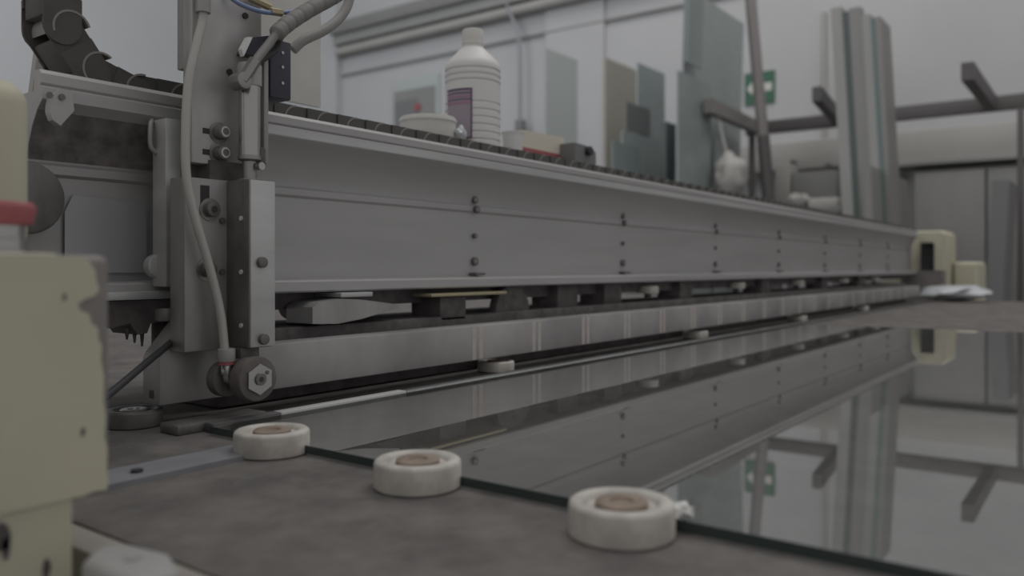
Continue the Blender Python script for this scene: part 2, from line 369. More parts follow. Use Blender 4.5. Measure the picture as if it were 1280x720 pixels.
# bench with boxes behind the beam, right of the pole
bn = thing('workbench', 'grey workbench standing behind the beam beside the leaning pole', 'bench', (6.75, 1.95, FZ))
z0 = at(1010, 258, x=6.4).z
obj('bench_top', box(6.52, 6.94, 1.70, 2.24, z0-0.05, z0, bev=0.005), 'sheet_light', bn)
for xx in (6.56, 6.90):
    for yy in (1.74, 2.20): obj('leg', box(xx-0.03, xx+0.03, yy-0.03, yy+0.03, FZ, z0-0.05), 'sheet_grey', bn)
def simple_box(name, label, cat, m, px0, px1, pyt, X, depth, zb=None, bev=0.01):
    a = at(px0, pyt, x=X); b = at(px1, pyt, x=X)
    zb = z0 if zb is None else zb
    return tag(obj(name, box(X, X+depth, b.y, a.y, zb, a.z, bev=bev), m, origin=(X+depth/2, (a.y+b.y)/2, zb)), label, cat)
simple_box('storage_box', 'blue-grey storage box on the bench right of the pole', 'box', 'cabinet', 990, 1046, 216, 6.66, 0.25)
simple_box('parts_tray', 'flat white tray on the front of the bench', 'tray', 'white_dirty', 1010, 1048, 248, 6.53, 0.1)
c = at(998, 250, x=6.58); c.z = z0+0.068
tag(obj('rag', blob(c, 0.045, 0.09, 0.055, 0.3, 5), 'cloth', origin=(c.x, c.y, z0), angle=60), 'crumpled pale rag on the bench by the pole', 'rag')
simple_box('carton', 'pale carton standing on the bench behind the pole', 'carton', 'ledge', 969, 988, 205, 6.66, 0.2)
for px, py in ((992, 204), (1036, 208)):
    q = at(px, py, x=WX-0.25)
    tag(obj('wall_bolt', cyl((WX-0.25, q.y, q.z), (-1, 0, 0), 0.03, 0.03, seg=12), 'darkrail', origin=q),
        'dark bolt head on the wall ledge ' + ('nearer the leaning pole' if px == 992 else 'nearer the grey bundles'), 'bolt')

# ------------------------------------------------------------------ cutting table
TZ = -0.008
tb = thing('cutting_table', 'dark felt-topped glass cutting table filling the lower picture', 'table', (2.4, 1.2, FZ))
obj('felt_top', box(0.245, 4.5, -1.6, 2.6, TZ-0.012, TZ, bev=0.002), 'felt', tb)
obj('frame', box(0.26, 4.47, -1.58, 2.58, TZ-0.16, TZ-0.012), 'bare', tb)
for xx in (0.4, 4.3):
    for yy in (-1.4, 2.4): obj('leg', box(xx-0.06, xx+0.06, yy-0.06, yy+0.06, FZ, TZ-0.16), 'bare', tb)
obj('edge_trim', box(0.224, 0.2448, -1.6, 0.53, TZ-0.026, TZ-0.001, bev=0.002), 'trim', tb)
obj('edge_bracket', box(0.16, 0.222, 0.10, 0.33, TZ-0.06, TZ-0.045, bev=0.003), 'greasy', tb)
sp = obj('steel_strip', bm_prism(new_bm(), [(0.268, 0.575), (0.268, 0.618), (0.425, 0.618), (0.44, 0.60), (0.43, 0.575)], 'xy', TZ, TZ+0.004), 'bluemetal', tb)
obj('screw', cyl(at(171, 590, z=TZ+0.004), (0, 0, 1), 0.0045, 0.002, seg=14), 'black', sp)
obj('edge_rail', box(0.531, 0.715, 0.690, 0.704, TZ, TZ+0.0095, bev=0.001), 'rail_reflect_bright', tb)['label'] = 'stretch of edge rail with painted bright reflection'  # bright reflection on the rail painted as a paler piece
obj('edge_rail', box(0.7155, 4.35, 0.690, 0.704, TZ, TZ+0.0095, bev=0.001), 'polished', tb)
obj('edge_rail', box(0.452, 0.5305, 0.690, 0.704, TZ, TZ+0.0095, bev=0.001), 'rail_reflect_dark', tb)['label'] = 'end of edge rail with painted dark reflection'  # dark reflection of the carriage painted as a darker piece
obj('rest_block', box(0.425, 0.525, 0.706, 0.737, TZ, TZ+0.010, bev=0.002), 'plate_dark', tb)
# glass sheet
gl = thing('float_glass_sheet', 'large clear glass sheet lying on the dark felt table', 'glass', (1.3, -0.3, TZ))
obj('pane', box(0.449, 2.22, -1.3, 0.689, TZ+0.0015, 0.0), 'glass', gl)
obj('cut_edge', box(0.4475, 0.449, -1.3, 0.689, TZ+0.0015, 0.0), 'glass_edge', gl)

# white rollers on the table
def roller(name, label, c, r, h, body, hub, group=None, hole=True):
    t = thing(name, label, 'roller', c, group)
    bm = new_bm()
    bm_lathe(bm, c, [(r*0.70, 0), (r*0.94, 0), (r, h*0.08), (r, h*0.84), (r*0.985, h*0.93), (r*0.93, h), (r*0.76, h), (r*0.70, h*0.93), (r*0.66, h*0.82), (0.0, h*0.82)], seg=56)
    obj('tyre', bm, body, t)
    bm = new_bm()
    bm_lathe(bm, c, [(r*0.50, h*0.82), (r*0.50, h*0.96), (r*0.46, h*1.0), (r*0.24, h*1.0), (r*0.2, h*0.9), (0, h*0.9)], seg=40)
    obj('hub', bm, hub, t)
    return t
for px, pyb, lab in ((340, 566, 'smallest-looking white nylon roller, nearest the gantry head'),
                     (522, 608, 'middle white nylon roller of three on the felt by the glass edge'),
                     (777, 668, 'largest-looking white nylon roller, nearest the camera')):
    c = at(px, pyb, z=TZ)
    t = roller('table_roller', lab, c, 0.0315, 0.0205, 'nylon', 'hub', 'white rollers along the glass edge')
    if px == 777:
        q = at(850, 640, z=0.005); q.x += 0.004
        obj('frayed_tape', blob(q, 0.006, 0.006, 0.004, 0.9, 9, sub=2), 'white', t)
c = at(168, 532, z=TZ)
roller('steel_roller', 'dark steel roller lying flat on the table by the cream housing', c, 0.027, 0.017, 'plate_dark', 'steel')
for i, x in enumerate((0.985, 1.72, 2.45, 3.2)):
    roller('guide_roller', ['low pale roller under the long bar nearest the cutting head', 'low pale roller second along under the long bar', 'low pale roller third along under the long bar', 'low pale roller farthest along under the long bar'][i],
           (x, 0.762, TZ+0.0005), 0.028, 0.016, 'nylon', 'hub', 'guide rollers under the long bar')

# ------------------------------------------------------------------ long positioning bar
bar = thing('positioning_bar', 'long grey metal bar hanging low above the glass under the beam', 'bar', (2.3, 0.77, 0.017))
obj('bar_body', box(0.5205, 4.2, 0.74, 0.775, 0.017, 0.0665, bev=0.0015), 'bar', bar)
bm = new_bm(); bm_prism(bm, [(0.437, 0.014), (0.437, 0.060), (0.440, 0.066), (0.464, 0.0935), (0.470, 0.096), (0.52, 0.096), (0.52, 0.014)], 'xz', 0.757, 0.789)
bmesh.ops.bevel(bm, geom=bm.edges[:], offset=0.0012, segments=2, profile=0.5, affect='EDGES')
obj('end_gusset', bm, 'plate', bar)
obj('gusset_hole', box(0.4366, 0.437, 0.768, 0.776, 0.020, 0.028), 'black', bar)
x = 0.905; k = 0
jm = None
while x < 4.15:
    if jm is None:
        bm = box(x-0.0045, x+0.0045, 0.7396, 0.74, 0.0185, 0.065); jo = obj('joint_strip', bm, 'rib', bar); jm = jo
        bx = x
    else:
        j = link(jo.copy()); j.parent = bar; j.location.x = x-bx
    j = link(jo.copy()); j.parent = bar; j.location.x = x-bx+0.0155
    x += 0.149
obj('rear_trough', box(0.53, 4.2, 0.80, 0.93, TZ+0.002, 0.078, bev=0.002), 'greasy', bar)

# ------------------------------------------------------------------ gantry beam
X0, X1 = 0.345, 4.49
br = thing('gantry_beam', 'long grey aluminium gantry beam running back across the table', 'beam', (2.3, 0.87, 0.12))
prof = [(0.83, 0.137), (0.803, 0.135), (0.80, 0.133), (0.80, 0.122), (0.802, 0.120), (0.985, 0.120), (0.985, 0.335), (0.977, 0.335), (0.977, 0.316),
        (0.814, 0.316), (0.814, 0.333), (0.811, 0.335), (0.803, 0.335), (0.80, 0.331), (0.80, 0.3225), (0.802, 0.3205), (0.7975, 0.318), (0.7975, 0.307), (0.80, 0.3045),
        (0.808, 0.298), (0.818, 0.284), (0.826, 0.268), (0.83, 0.254), (0.83, 0.252), (0.8265, 0.249), (0.8265, 0.241), (0.83, 0.238)]
obj('beam_profile', bm_prism(new_bm(), prof, 'yz', X0, X1), 'beam', br, angle=25)
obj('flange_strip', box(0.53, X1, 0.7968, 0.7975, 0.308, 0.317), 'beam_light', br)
obj('web_strip', box(0.53, X1, 0.8262, 0.8265, 0.2415, 0.2485), 'beam', br)
obj('under_channel', box(0.42, X1, 0.84, 0.93, 0.098, 0.1195), 'greasy', br)
# end plate at near end
bm = new_bm(); bm_prism(bm, [(lambda v: (v.x, v.z))(at(px, py, y=0.965)) for px, py in ((38, 130), (47, 62), (72, 78), (98, 97), (110, 130), (60, 260), (46, 330), (36, 330))], 'xz', 0.965, 0.975)
obj('end_plate', bm, 'ledge', br)
bm = new_bm(); bm_prism(bm, [(lambda v: (v.x, v.z))(at(px, py, y=0.788)) for px, py in ((64, 120), (76, 111), (90, 113), (93, 138), (86, 146), (76, 157), (66, 150), (62, 138))], 'xz', 0.788, 0.7975)
obj('end_lug', bm, 'beam', br)
for dx in (-0.005, 0.006): obj('lug_screw', cyl((0.352+dx, 0.788, 0.309), (0, -1, 0), 0.003, 0.0015, seg=12), 'bolt', br)
obj('end_bearing', cyl((0.335, 0.823, 0.215), (0, -1, 0), 0.034, 0.02, seg=32, bev=0.003), 'plate_dark', br)
obj('lower_rail', box(0.36, 0.50, 0.789, 0.80, 0.118, 0.1265, bev=0.001), 'beam_light', br)
# paler web area left of the carriage, bluish reflection put into its colour
obj('web_reflection', bm_prism(new_bm(), [(0.378, 0.145), (0.378, 0.205), (0.386, 0.222), (0.462, 0.218), (0.462, 0.145)], 'xz', 0.8255, 0.8262), 'web_reflect', br)
obj('handle_clip', bm_tube(new_bm(), [(0.452, 0.798, 0.302), (0.446, 0.79, 0.295), (0.446, 0.79, 0.275), (0.452, 0.79, 0.268)], 0.0025), 'plate', br)
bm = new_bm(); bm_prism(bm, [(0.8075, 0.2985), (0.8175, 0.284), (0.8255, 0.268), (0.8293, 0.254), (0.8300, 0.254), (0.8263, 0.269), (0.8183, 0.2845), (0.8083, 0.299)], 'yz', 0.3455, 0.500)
obj('web_shade_strip', bm, 'web_shade', br)['label'] = 'dark brown strip of painted shade under the flange'  # added thin strip; the shade below the flange is put into its colour
obj('stop_knob', cyl((0.4545, 0.80, 0.152), (0, -1, 0), 0.012, 0.012, seg=24, bev=0.002), 'beam_light', br)
# bolts: columns along the beam, every 0.49 m
bolt_src = {}
for c in range(7):
    x = 1.014+0.4895*c
    for z, r in ((0.2595, 0.0062), (0.2435, 0.0062), (0.2015, 0.0042), (0.1605, 0.0068)):
        key = (z, r)
        if key not in bolt_src:
            bm = cyl((x, 0.8262 if 0.24 < z < 0.25 else 0.83, z), (0, -1, 0), r, 0.0055, seg=16, bev=0.0008)
            o = obj('bolt', bm, 'bolt', br)
            bm = cyl((x, 0.8207 if 0.24 < z < 0.25 else 0.8245, z), (0, -1, 0), r*0.45, 0.0003, seg=6)
            s = obj('socket', bm, 'steel', o); s.location = (0, 0, 0)
            bolt_src[key] = (o, s, x)
        else:
            o, s, bx0 = bolt_src[key]
            o2 = link(o.copy()); o2.parent = br; o2.location.x = x-bx0
            s2 = link(s.copy()); s2.parent = o2
    if c == 0:
        ft = obj('bolt_foot', box(x-0.012, x+0.012, 0.815, 0.83, 0.1385, 0.1425, bev=0.001), 'bolt', br)
    else:
        f2 = link(ft.copy()); f2.parent = br; f2.location.x = x-1.014

# clamps and rollers hanging below the beam
bm = new_bm(); bm_prism(bm, [(0.65, 0.082), (0.65, 0.102), (0.66, 0.108), (0.70, 0.111), (0.73, 0.109), (0.80, 0.100), (0.80, 0.096), (0.73, 0.084), (0.69, 0.080)], 'xz', 0.785, 0.835)
obj('clamp_block', bm, 'plate', br)
obj('clamp_pin', cyl((0.675, 0.80, 0.079), (0, 0, 1), 0.006, 0.003), 'greasy', br)
obj('clamp_tab', box(0.70, 0.755, 0.79, 0.84, 0.1125, 0.1185, bev=0.001), 'beam_light', br)
obj('drive_motor', cyl((0.70, 0.90, 0.101), (1, 0, 0), 0.020, 0.16, seg=24, bev=0.003), 'greasy', br)
obj('guide_plate', box(0.87, 1.05, 0.79, 0.83, 0.108, 0.1125, bev=0.001), 'brass', br)
obj('guide_block', box(0.90, 0.96, 0.80, 0.86, 0.07, 0.107, bev=0.003), 'greasy', br)
bm = new_bm(); bm_lathe(bm, (1.13, 0.86, 0.09), [(0, 0), (0.07, 0), (0.07, 0.02), (0.0, 0.02)], seg=36, axis=(0, -1, 0))
obj('pulley_wheel', cyl((1.10, 0.83, 0.075), (0, -1, 0), 0.048, 0.016, seg=36, bev=0.002), 'greasy', br); bm.free()
for x in (1.62, 2.14, 2.66, 3.2, 3.7):
    rr = obj('cam_roller', cyl((x, 0.83, 0.094), (0, 0, 1), 0.024, 0.017, seg=28, bev=0.002), 'nylon', br)
    obj('axle', cyl((x, 0.83, 0.084), (0, 0, 1), 0.008, 0.0105, seg=14), 'greasy', rr)
for x in (1.28, 1.45, 1.80, 2.35, 2.95, 3.45):
    obj('hanger_bracket', box(x-0.035, x+0.035, 0.82, 0.88, 0.068, 0.1195, bev=0.003), 'greasy', br)
# near-end bearing group, dark and greasy
bm = new_bm(); bm_prism(bm, [(0.395, 0.117), (0.395, 0.098), (0.41, 0.090), (0.43, 0.094), (0.438, 0.082), (0.448, 0.083), (0.452, 0.093), (0.50, 0.095), (0.50, 0.117)], 'xz', 0.80, 0.85)
obj('bearing_block', bm, 'greasy', br)
obj('bearing_nut', cyl((0.470, 0.80, 0.0945), (0, 0, 1), 0.014, 0.014, seg=24, bev=0.002), 'plate', br)
obj('bearing_stub', cyl((0.478, 0.825, 0.060), (0, 0, 1), 0.010, 0.036, seg=20), 'greasy', br)
for dx in (0, 0.008, 0.016): obj('grease_drip', cyl((0.432+dx, 0.81, 0.089), (0, 0, -1), 0.003, 0.012+0.5*dx, seg=8, r2=0.001), 'greasy', br)
pts = [at(120, 505, y=0.70), at(140, 490, y=0.71), at(185, 452, y=0.734), at(222, 421, y=0.765), at(240, 400, y=0.795)]
tag(obj('black_cable', tube(pts, 0.0035), 'black', origin=pts[2]), 'black cable rising from the table to the underside of the beam', 'cable')

# ------------------------------------------------------------------ cable chain
ch = thing('cable_chain', 'dark plastic cable chain lying along the beam and curling up at left', 'chain', (2.3, 0.845, 0.316))
LH, R = 0.036, 0.076
zc0 = 0.316+LH/2
path = []
x = 4.2
while x > 0.46: path.append((x-0.025, zc0, 0.0)); x -= 0.05
cx, cz = x, zc0+R; n = 5
for k in range(n): th = (k+0.5)/n*PI; path.append((cx-R*math.sin(th), cz-R*math.cos(th), th))
for k in range(2): path.append((cx+0.025+0.05*k, cz+R, PI))
bm = new_bm(); org = Vector((2.3, 0.845, 0.316))
LL = 0.0475
cap = [(0.025+LH/2*math.cos(t), LH/2*math.sin(t)) for t in [PI*(k/10-.5) for k in range(11)]]
outer = cap+[(-0.004, LH/2), (-0.004, -LH/2)]
inner = [(-p[0], p[1]) for p in outer]
bm_prism(bm, outer, 'xz', -0.025, -0.0235); bm_prism(bm, outer, 'xz', 0.0215, 0.023)
bm_prism(bm, inner, 'xz', -0.0232, -0.0215); bm_prism(bm, inner, 'xz', 0.0195, 0.0212)
bm_box(bm, -0.017, 0.017, -0.0215, 0.0195, -LH*0.47, LH*0.47, bev=0.003)
bmesh.ops.translate(bm, verts=bm.verts[:], vec=org)
l0 = obj('chain_link', bm, 'chain', ch)
bm = new_bm()
arc = [PI*(0.5+k/12) for k in range(13)]
bm_prism(bm, [(LH*0.515*math.cos(t)+0.004, LH*0.515*math.sin(t)) for t in arc]+[(LH*0.46*math.cos(t)+0.004, LH*0.46*math.sin(t)) for t in arc[::-1]], 'xz', -0.0254, 0.0232)
bmesh.ops.translate(bm, verts=bm.verts[:], vec=org)
j0 = obj('chain_joint', bm, 'chain_rib', ch)
for i, (x, z, th) in enumerate(path):
    l = l0 if i == 0 else link(l0.copy()); l.parent = ch
    l.location = (x-org.x, 0, z-org.z); l.rotation_euler = (0, th, 0)
    if i < len(path)-1:
        x2, z2, t2 = path[i+1]; j = j0 if i == 0 else link(j0.copy()); j.parent = ch
        j.location = ((x+x2)/2-org.x, 0, (z+z2)/2-org.z); j.rotation_euler = (0, (th+t2)/2, 0)

# ------------------------------------------------------------------ cutting carriage
YP = 0.73
cg = thing('cutting_carriage', 'grey steel cutting head carriage with cylinder clamped on the beam', 'machine head', (0.49, 0.75, 0.02))
obj('slide_bar', box(0.452, 0.478, 0.772, 0.797, 0.131, 0.302, bev=0.001), 'beam_light', cg)
obj('back_block', box(0.468, 0.54, 0.757, 0.797, 0.135, 0.30), 'plate_dark', cg)
obj('mast_block', box(0.500, 0.545, 0.756, 0.797, 0.345, 0.60), 'plate_dark', cg)
obj('mast_web', box(0.486, 0.54, 0.756, 0.797, 0.30, 0.345), 'plate_dark', cg)
# lower plate
def zat(px, py, y): return at(px, py, y=y).z
lpz0, lpz1 = 0.0675, zat(256, 223, YP)
lp_ = obj('lower_plate', box(0.447, 0.53, YP, YP+0.026, lpz0, lpz1, bev=0.001), 'plate', cg)
for px, py in ((262, 262), (258, 337)):
    c = at(px, py, y=YP)
    ws = obj('washer', cyl(c, (0, -1, 0), 0.0115, 0.0015, seg=28), 'steel', cg)
    bl = obj('cap_screw', cyl((c.x, c.y-0.0015, c.z), (0, -1, 0), 0.0075, 0.007, seg=24, bev=0.001), 'plate_dark', cg)
    obj('socket', cyl((c.x, c.y-0.0086, c.z), (0, -1, 0), 0.0038, 0.0003, seg=6), 'black', bl)
c = at(256, 243, y=YP)
obj('slot', box(c.x-0.005, c.x+0.005, YP-0.0004, YP, c.z-0.016, c.z+0.009, bev=0.0), 'black', lp_)
# upper plate
YU = 0.738
ux0 = at(240, 100, y=YU).x; ux1 = at(327, 100, y=YU).x
uz0 = zat(260, 205, YU)
up_ = obj('upper_plate', box(ux0, ux1, YU, YU+0.016, uz0, 0.60, bev=0.001), 'plate_upper', cg)
ml = at(250, 72, y=0.765)
obj('side_panel', box(0.463, 0.479, 0.757, 0.770, 0.352, 0.60, bev=0.001), 'sheet_light', cg)
for py in (166, 192):
    c = at(273, py, y=YU)
    obj('washer', cyl(c, (0, -1, 0), 0.0108, 0.0015, seg=28), 'steel', cg)
    bl = obj('cap_screw', cyl((c.x, c.y-0.0015, c.z), (0, -1, 0), 0.0072, 0.011, seg=24, bev=0.001), 'plate_dark', cg)
    obj('socket_ring', bm_lathe(new_bm(), (c.x, c.y-0.0126, c.z), [(0.0035, 0), (0.0055, 0), (0.0055, 0.0006), (0.0035, 0.0006), (0.0035, 0)], seg=20, axis=(0, -1, 0)), 'chrome', bl)
    obj('slot', box(c.x-0.018, c.x-0.009, YU-0.0004, YU, c.z-0.0028, c.z+0.0028), 'black', up_)
for px, py in ((306, 20), (286, 90)):
    c = at(px, py, y=YU); obj('small_screw', cyl(c, (0, -1, 0), 0.0032, 0.002, seg=14), 'black', cg)
c = at(280, 213, y=YP)
obj('spacer_block', box(0.478, 0.53, 0.735, 0.757, lpz1, uz0+0.004), 'greasy', cg)
# tool box: dark left face and light right cover
bx0 = at(313, 330, y=0.69).x; bx1 = at(343, 330, y=0.69).x
bz0, bz1 = zat(313, 436, 0.69), zat(313, 223, 0.69)
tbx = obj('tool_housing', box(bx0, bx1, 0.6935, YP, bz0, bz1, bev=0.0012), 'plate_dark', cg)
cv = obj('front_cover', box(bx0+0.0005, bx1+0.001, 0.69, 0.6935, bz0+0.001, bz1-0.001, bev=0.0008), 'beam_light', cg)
for px, py in ((326, 328), (328, 424)):
    c = at(px, py, y=0.69); b_ = obj('cover_screw', cyl(c, (0, -1, 0), 0.0055, 0.005, seg=20, bev=0.0008), 'bolt', cv)
for py in (273, 340, 407):
    c = at(302, py, x=bx0); obj('housing_screw', cyl(c, (-1, 0, 0), 0.0024, 0.0015, seg=12), 'white_dirty', tbx)
for py in (276, 340):
    c = at(277, py, y=YP); obj('plate_screw', cyl(c, (0, -1, 0), 0.0032, 0.003, seg=14), 'bolt', lp_)
# pneumatic cylinder
pc = at(312, 150, y=0.715); r = 0.0108
zt, zb_ = zat(312, 108, 0.715), zat(312, 195, 0.715)
bm = new_bm(); bm_lathe(bm, (pc.x, pc.y, 0), [(0, zb_), (r, zb_), (r, zt), (0, zt)], seg=36)
obj('air_cylinder', bm, 'chrome', cg)
zt2 = zat(312, 80, 0.715)
bm = new_bm(); bm_lathe(bm, (pc.x, pc.y, 0), [(0, zt), (r*1.12, zt), (r*1.12, zt2-0.002), (r*1.0, zt2), (0, zt2)], seg=36)
obj('cylinder_cap', bm, 'plate', cg)
zb2 = bz1-0.001; zs = zat(312, 200, 0.715)
bm = new_bm(); bm_lathe(bm, (pc.x, pc.y, 0), [(0, zb_), (r*1.08, zb_), (r*1.08, zs), (r*0.68, zs-0.002), (r*0.68, zb2+0.003), (r*1.1, zb2+0.003), (r*1.1, zb2-0.002), (0, zb2-0.002)], seg=36)
obj('cylinder_foot', bm, 'steel', cg)
# side rail and valve beside the cylinder
q = at(329, 150, y=0.72)
obj('sensor_rail', box(q.x-0.0025, q.x+0.003, 0.715, 0.726, zat(329, 205, 0.72), zat(329, 75, 0.72), bev=0.0006), 'hose_grey', cg)
q = at(325, 196, y=0.712); obj('flow_valve', cyl((q.x, q.y, q.z-0.011), (0, 0, 1), 0.0055, 0.02, seg=18, bev=0.001), 'greasy', cg)
q = at(323, 208, y=0.706); obj('valve_knob', cyl(q, (0, -1, 0), 0.004, 0.006, seg=16), 'chrome', cg)
# elbow fitting
e1 = at(303, 101, y=0.703); e2 = at(317, 79, y=0.699)
bm = new_bm(); bm_cyl(bm, (e1.x, 0.716, e1.z), (0, -1, 0), 0.0085, 0.018, seg=20, bev=0.001)
obj('elbow_body', bm, 'steel', cg)
obj('elbow_nut', cyl(e1, e2-e1, 0.0062, (e2-e1).length+0.004, seg=6), 'steel', cg)
# spiral-wrapped hose going up to the right
pts = [at(315, 82, y=0.70), at(332, 60, y=0.705), at(352, 36, y=0.71), at(382, 15, y=0.715), at(420, -6, y=0.72), at(455, -30, y=0.73)]
hs = obj('wrapped_hose', tube(pts, 0.004, n=20, rf=lambda i: 0.0045 if i < 34 else (0.0086 if (i % 7) < 6 else 0.0074), seg=14), 'hose_dark', cg, angle=70)
pts = [at(318, 88, y=0.712), at(326, 76, y=0.715), at(345, 62, y=0.72), at(352, 40, y=0.725)]
obj('black_hose', tube(pts, 0.0035), 'black', cg)
# solenoid box and added wall stand-in panel
q0, q1 = at(338, 50, y=0.745).x, at(364, 50, y=0.745).x
sb = obj('solenoid_block', box(q0, q1, 0.745, 0.79, zat(350, 123, 0.745), zat(350, 50, 0.745), bev=0.0015), 'navy', cg)
for py in (66, 84, 104):
    c = at(353, py, y=0.745); obj('solenoid_screw', cyl(c, (0, -1, 0), 0.0018, 0.001, seg=10), 'chrome', sb)
bm = new_bm(); a_, b_2, c_, d_ = at(300, 68, y=0.73), at(312, 48, y=0.73), at(342, 45, y=0.73), at(328, 74, y=0.73)
bm_prism(bm, [(v.x, v.z) for v in (a_, b_2, c_, d_)], 'xz', 0.722, 0.737)
obj('plug_connector', bm, 'navy', cg)
c = at(303, 62, y=0.722); obj('connector_gasket', bm_prism(new_bm(), [(v.x, v.z) for v in (at(299, 62, y=.72), at(307, 47, y=.72), at(313, 47, y=.72), at(302, 71, y=.72))], 'xz', 0.716, 0.722), 'white', cg)
q0 = at(365, 100, y=0.80).x
obj('wall_stand_in', box(0.545, at(404, 100, y=0.88).x, 0.885, 0.89, zat(390, 131, 0.88), 0.60), 'white_dirty', cg)  # added pale panel standing in for the brighter wall beyond
# grey bent hose
pts = [at(366, 62, y=0.80), at(380, 50, y=0.795), at(405, 38, y=0.79), at(425, 22, y=0.79), at(436, 2, y=0.79), at(438, -25, y=0.79)]
obj('grey_hose', tube(pts, 0.0062), 'hose_grey', cg)
pts = [at(282, -8, y=0.735), at(300, 5, y=0.725), at(325, 14, y=0.72), at(345, 16, y=0.72), at(375, 14, y=0.725)]
obj('blue_hose', tube(pts, 0.0024), 'hose_blue', cg)
c = at(338, 14, y=0.72); d = at(352, 16, y=0.72)-c
obj('brass_fitting', cyl(c, d, 0.0042, d.length, seg=6), 'brass', cg)
c = at(310, -4, y=0.73); d = at(340, 10, y=0.73)-c
obj('brass_elbow', cyl(c, d, 0.0045, d.length*0.9, seg=8), 'brass', cg)
# cream hose down the left of the plates
pts = [at(252, -10, y=0.73), at(254, 20, y=0.728), at(246, 55, y=0.725), at(236, 100, y=0.722), at(232, 160, y=0.72), at(233, 220, y=0.718), at(243, 270, y=0.716), at(258, 320, y=0.714), at(270, 365, y=0.712), at(277, 400, y=0.71), at(281, 440, y=0.708)]
obj('cream_hose', tube(pts, 0.0044), 'hose_cream', cg)
c = at(254, 16, y=0.728); obj('hose_fitting', cyl(c, (0, 0, 1), 0.0072, 0.03, seg=16), 'plate', cg)
c = at(283, 452, y=0.706)
obj('hose_coupling', cyl((c.x, c.y, c.z), (0, 0, 1), 0.0085, 0.013, seg=20, bev=0.001), 'hose_grey', cg)
obj('red_ring', cyl((c.x, c.y, c.z-0.003), (0, 0, 1), 0.0075, 0.003, seg=20), 'red', cg)
obj('coupling_nut', cyl((c.x, c.y, c.z-0.013), (0, 0, 1), 0.0055, 0.010, seg=16, bev=0.001), 'chrome', cg)
pts = [Vector((c.x, c.y, c.z-0.012)), Vector((c.x+0.002, c.y, c.z-0.018)), Vector((c.x+0.012, c.y, c.z-0.020))]
obj('coupling_elbow', tube(pts, 0.0042), 'steel', cg)
# cutting wheels
q0, q1 = at(296, 440, y=0.70).x, at(326, 440, y=0.70).x
obj('wheel_neck', box(bx0-0.004, bx0+0.018, 0.70, 0.722, bz0-0.02, bz0, bev=0.001), 'greasy', cg)
fc = at(324, 474, y=0.682); R1 = 0.0222
wf = obj('front_wheel', cyl((fc.x, 0.701, fc.z), (0, -1, 0), R1, 0.018, seg=48, bev=0.002), 'rubber', cg)
hx = bm_cyl(new_bm(), (fc.x, 0.683, fc.z), (0, -1, 0), 0.0155, 0.003, seg=6)
obj('hex_plate', hx, 'chrome', wf)
obj('hex_bolt', cyl((fc.x, 0.6801, fc.z), (0, -1, 0), 0.006, 0.002, seg=20), 'plate_dark', wf)
obj('hex_socket', cyl((fc.x, 0.6782, fc.z), (0, -1, 0), 0.003, 0.0003, seg=6), 'black', wf)
obj('hex_screw', cyl((fc.x+0.008, 0.6801, fc.z+0.006), (0, -1, 0), 0.002, 0.001, seg=10), 'bolt', wf)
obj('rear_wheel', cyl((fc.x-0.012, 0.728, fc.z-0.001), (0, -1, 0), 0.018, 0.014, seg=40, bev=0.002), 'plate_dark', cg)
obj('wheel_yoke', box(fc.x-0.016, fc.x+0.01, 0.702, 0.714, fc.z-0.006, fc.z+0.02, bev=0.002), 'greasy', cg)

# ------------------------------------------------------------------ near cream housing with peeled paint
YH = 0.436
hs = thing('end_housing', 'near cream painted machine housing with peeling edge at far left', 'machine housing', (0.1, 0.6, FZ))
def HP(px, py): v = at(px, py, y=YH); return (v.x, v.z)
zt = HP(60, 318)[1]; xr = HP(139, 400)[0]; zl = HP(138, 616)[1]
bm = new_bm(); bm_box(bm, -0.12, xr, YH, 0.95, zl, zt, bev=0.005, seg=4)
obj('metal_shell', bm, 'bare', hs)
out = [(103, 320), (112, 326), (120, 338), (124, 350), (128, 362), (122, 370), (110, 374), (101, 380), (104, 388), (115, 392), (118, 404), (126, 410), (127, 424), (131, 432), (130, 450), (134, 470), (133, 500), (136, 520), (134, 545), (138, 560), (137, 585), (139, 600), (134, 612), (118, 614), (104, 620), (92, 622)]
bm = new_bm(); pts = [HP(o_[0]-(5 if 345 < o_[1] < 605 else 2), o_[1]) for o_ in out]; pts = [(-0.11, HP(0, 319)[1])]+[(HP(98, 318)[0], HP(0, 319)[1])]+pts+[(-0.11, pts[-1][1])]
bm_prism(bm, pts, 'xz', YH-0.0012, YH+0.0002)
obj('paint_layer', bm, 'cream', hs)
bm = new_bm(); bm_box(bm, -0.118, HP(100, 400)[0], YH-0.0011, 0.948, zt-0.03, zt+0.0008, bev=0.010, seg=4)
obj('painted_top', bm, 'cream', hs)
bm = new_bm(); bm_box(bm, -0.12, HP(91, 650)[0], YH+0.001, 0.56, FZ, zl+0.003, bev=0.0)
obj('pedestal', bm, 'cream', hs)
for px, py, r_ in ((80, 371, 0.0016), (103, 540, 0.0022), (3, 672, 0.006), (8, 684, 0.004), (57, 712, 0.004)):
    v = at(px, py, y=YH-0.001 if py < 620 else YH+0.001)
    bm = new_bm(); n = 9
    bm_prism(bm, [(v.x+r_*math.cos(2*PI*k/n)*random.uniform(.5, 1.1)*0.7, v.z+r_*1.6*math.sin(2*PI*k/n)*random.uniform(.6, 1.1)) for k in range(n)], 'xz', v.y-0.0006, v.y+0.0001)
    obj('paint_chip', bm, 'greasy', hs)
# tall rear tower of the housing
tz = at(30, 98, y=0.62).z; tx = at(46, 200, y=0.62).x
bm = new_bm(); bm_box(bm, -0.12, tx, 0.62, 1.0, zt, tz, bev=0.018, seg=5)
obj('tower', bm, 'cream', hs)
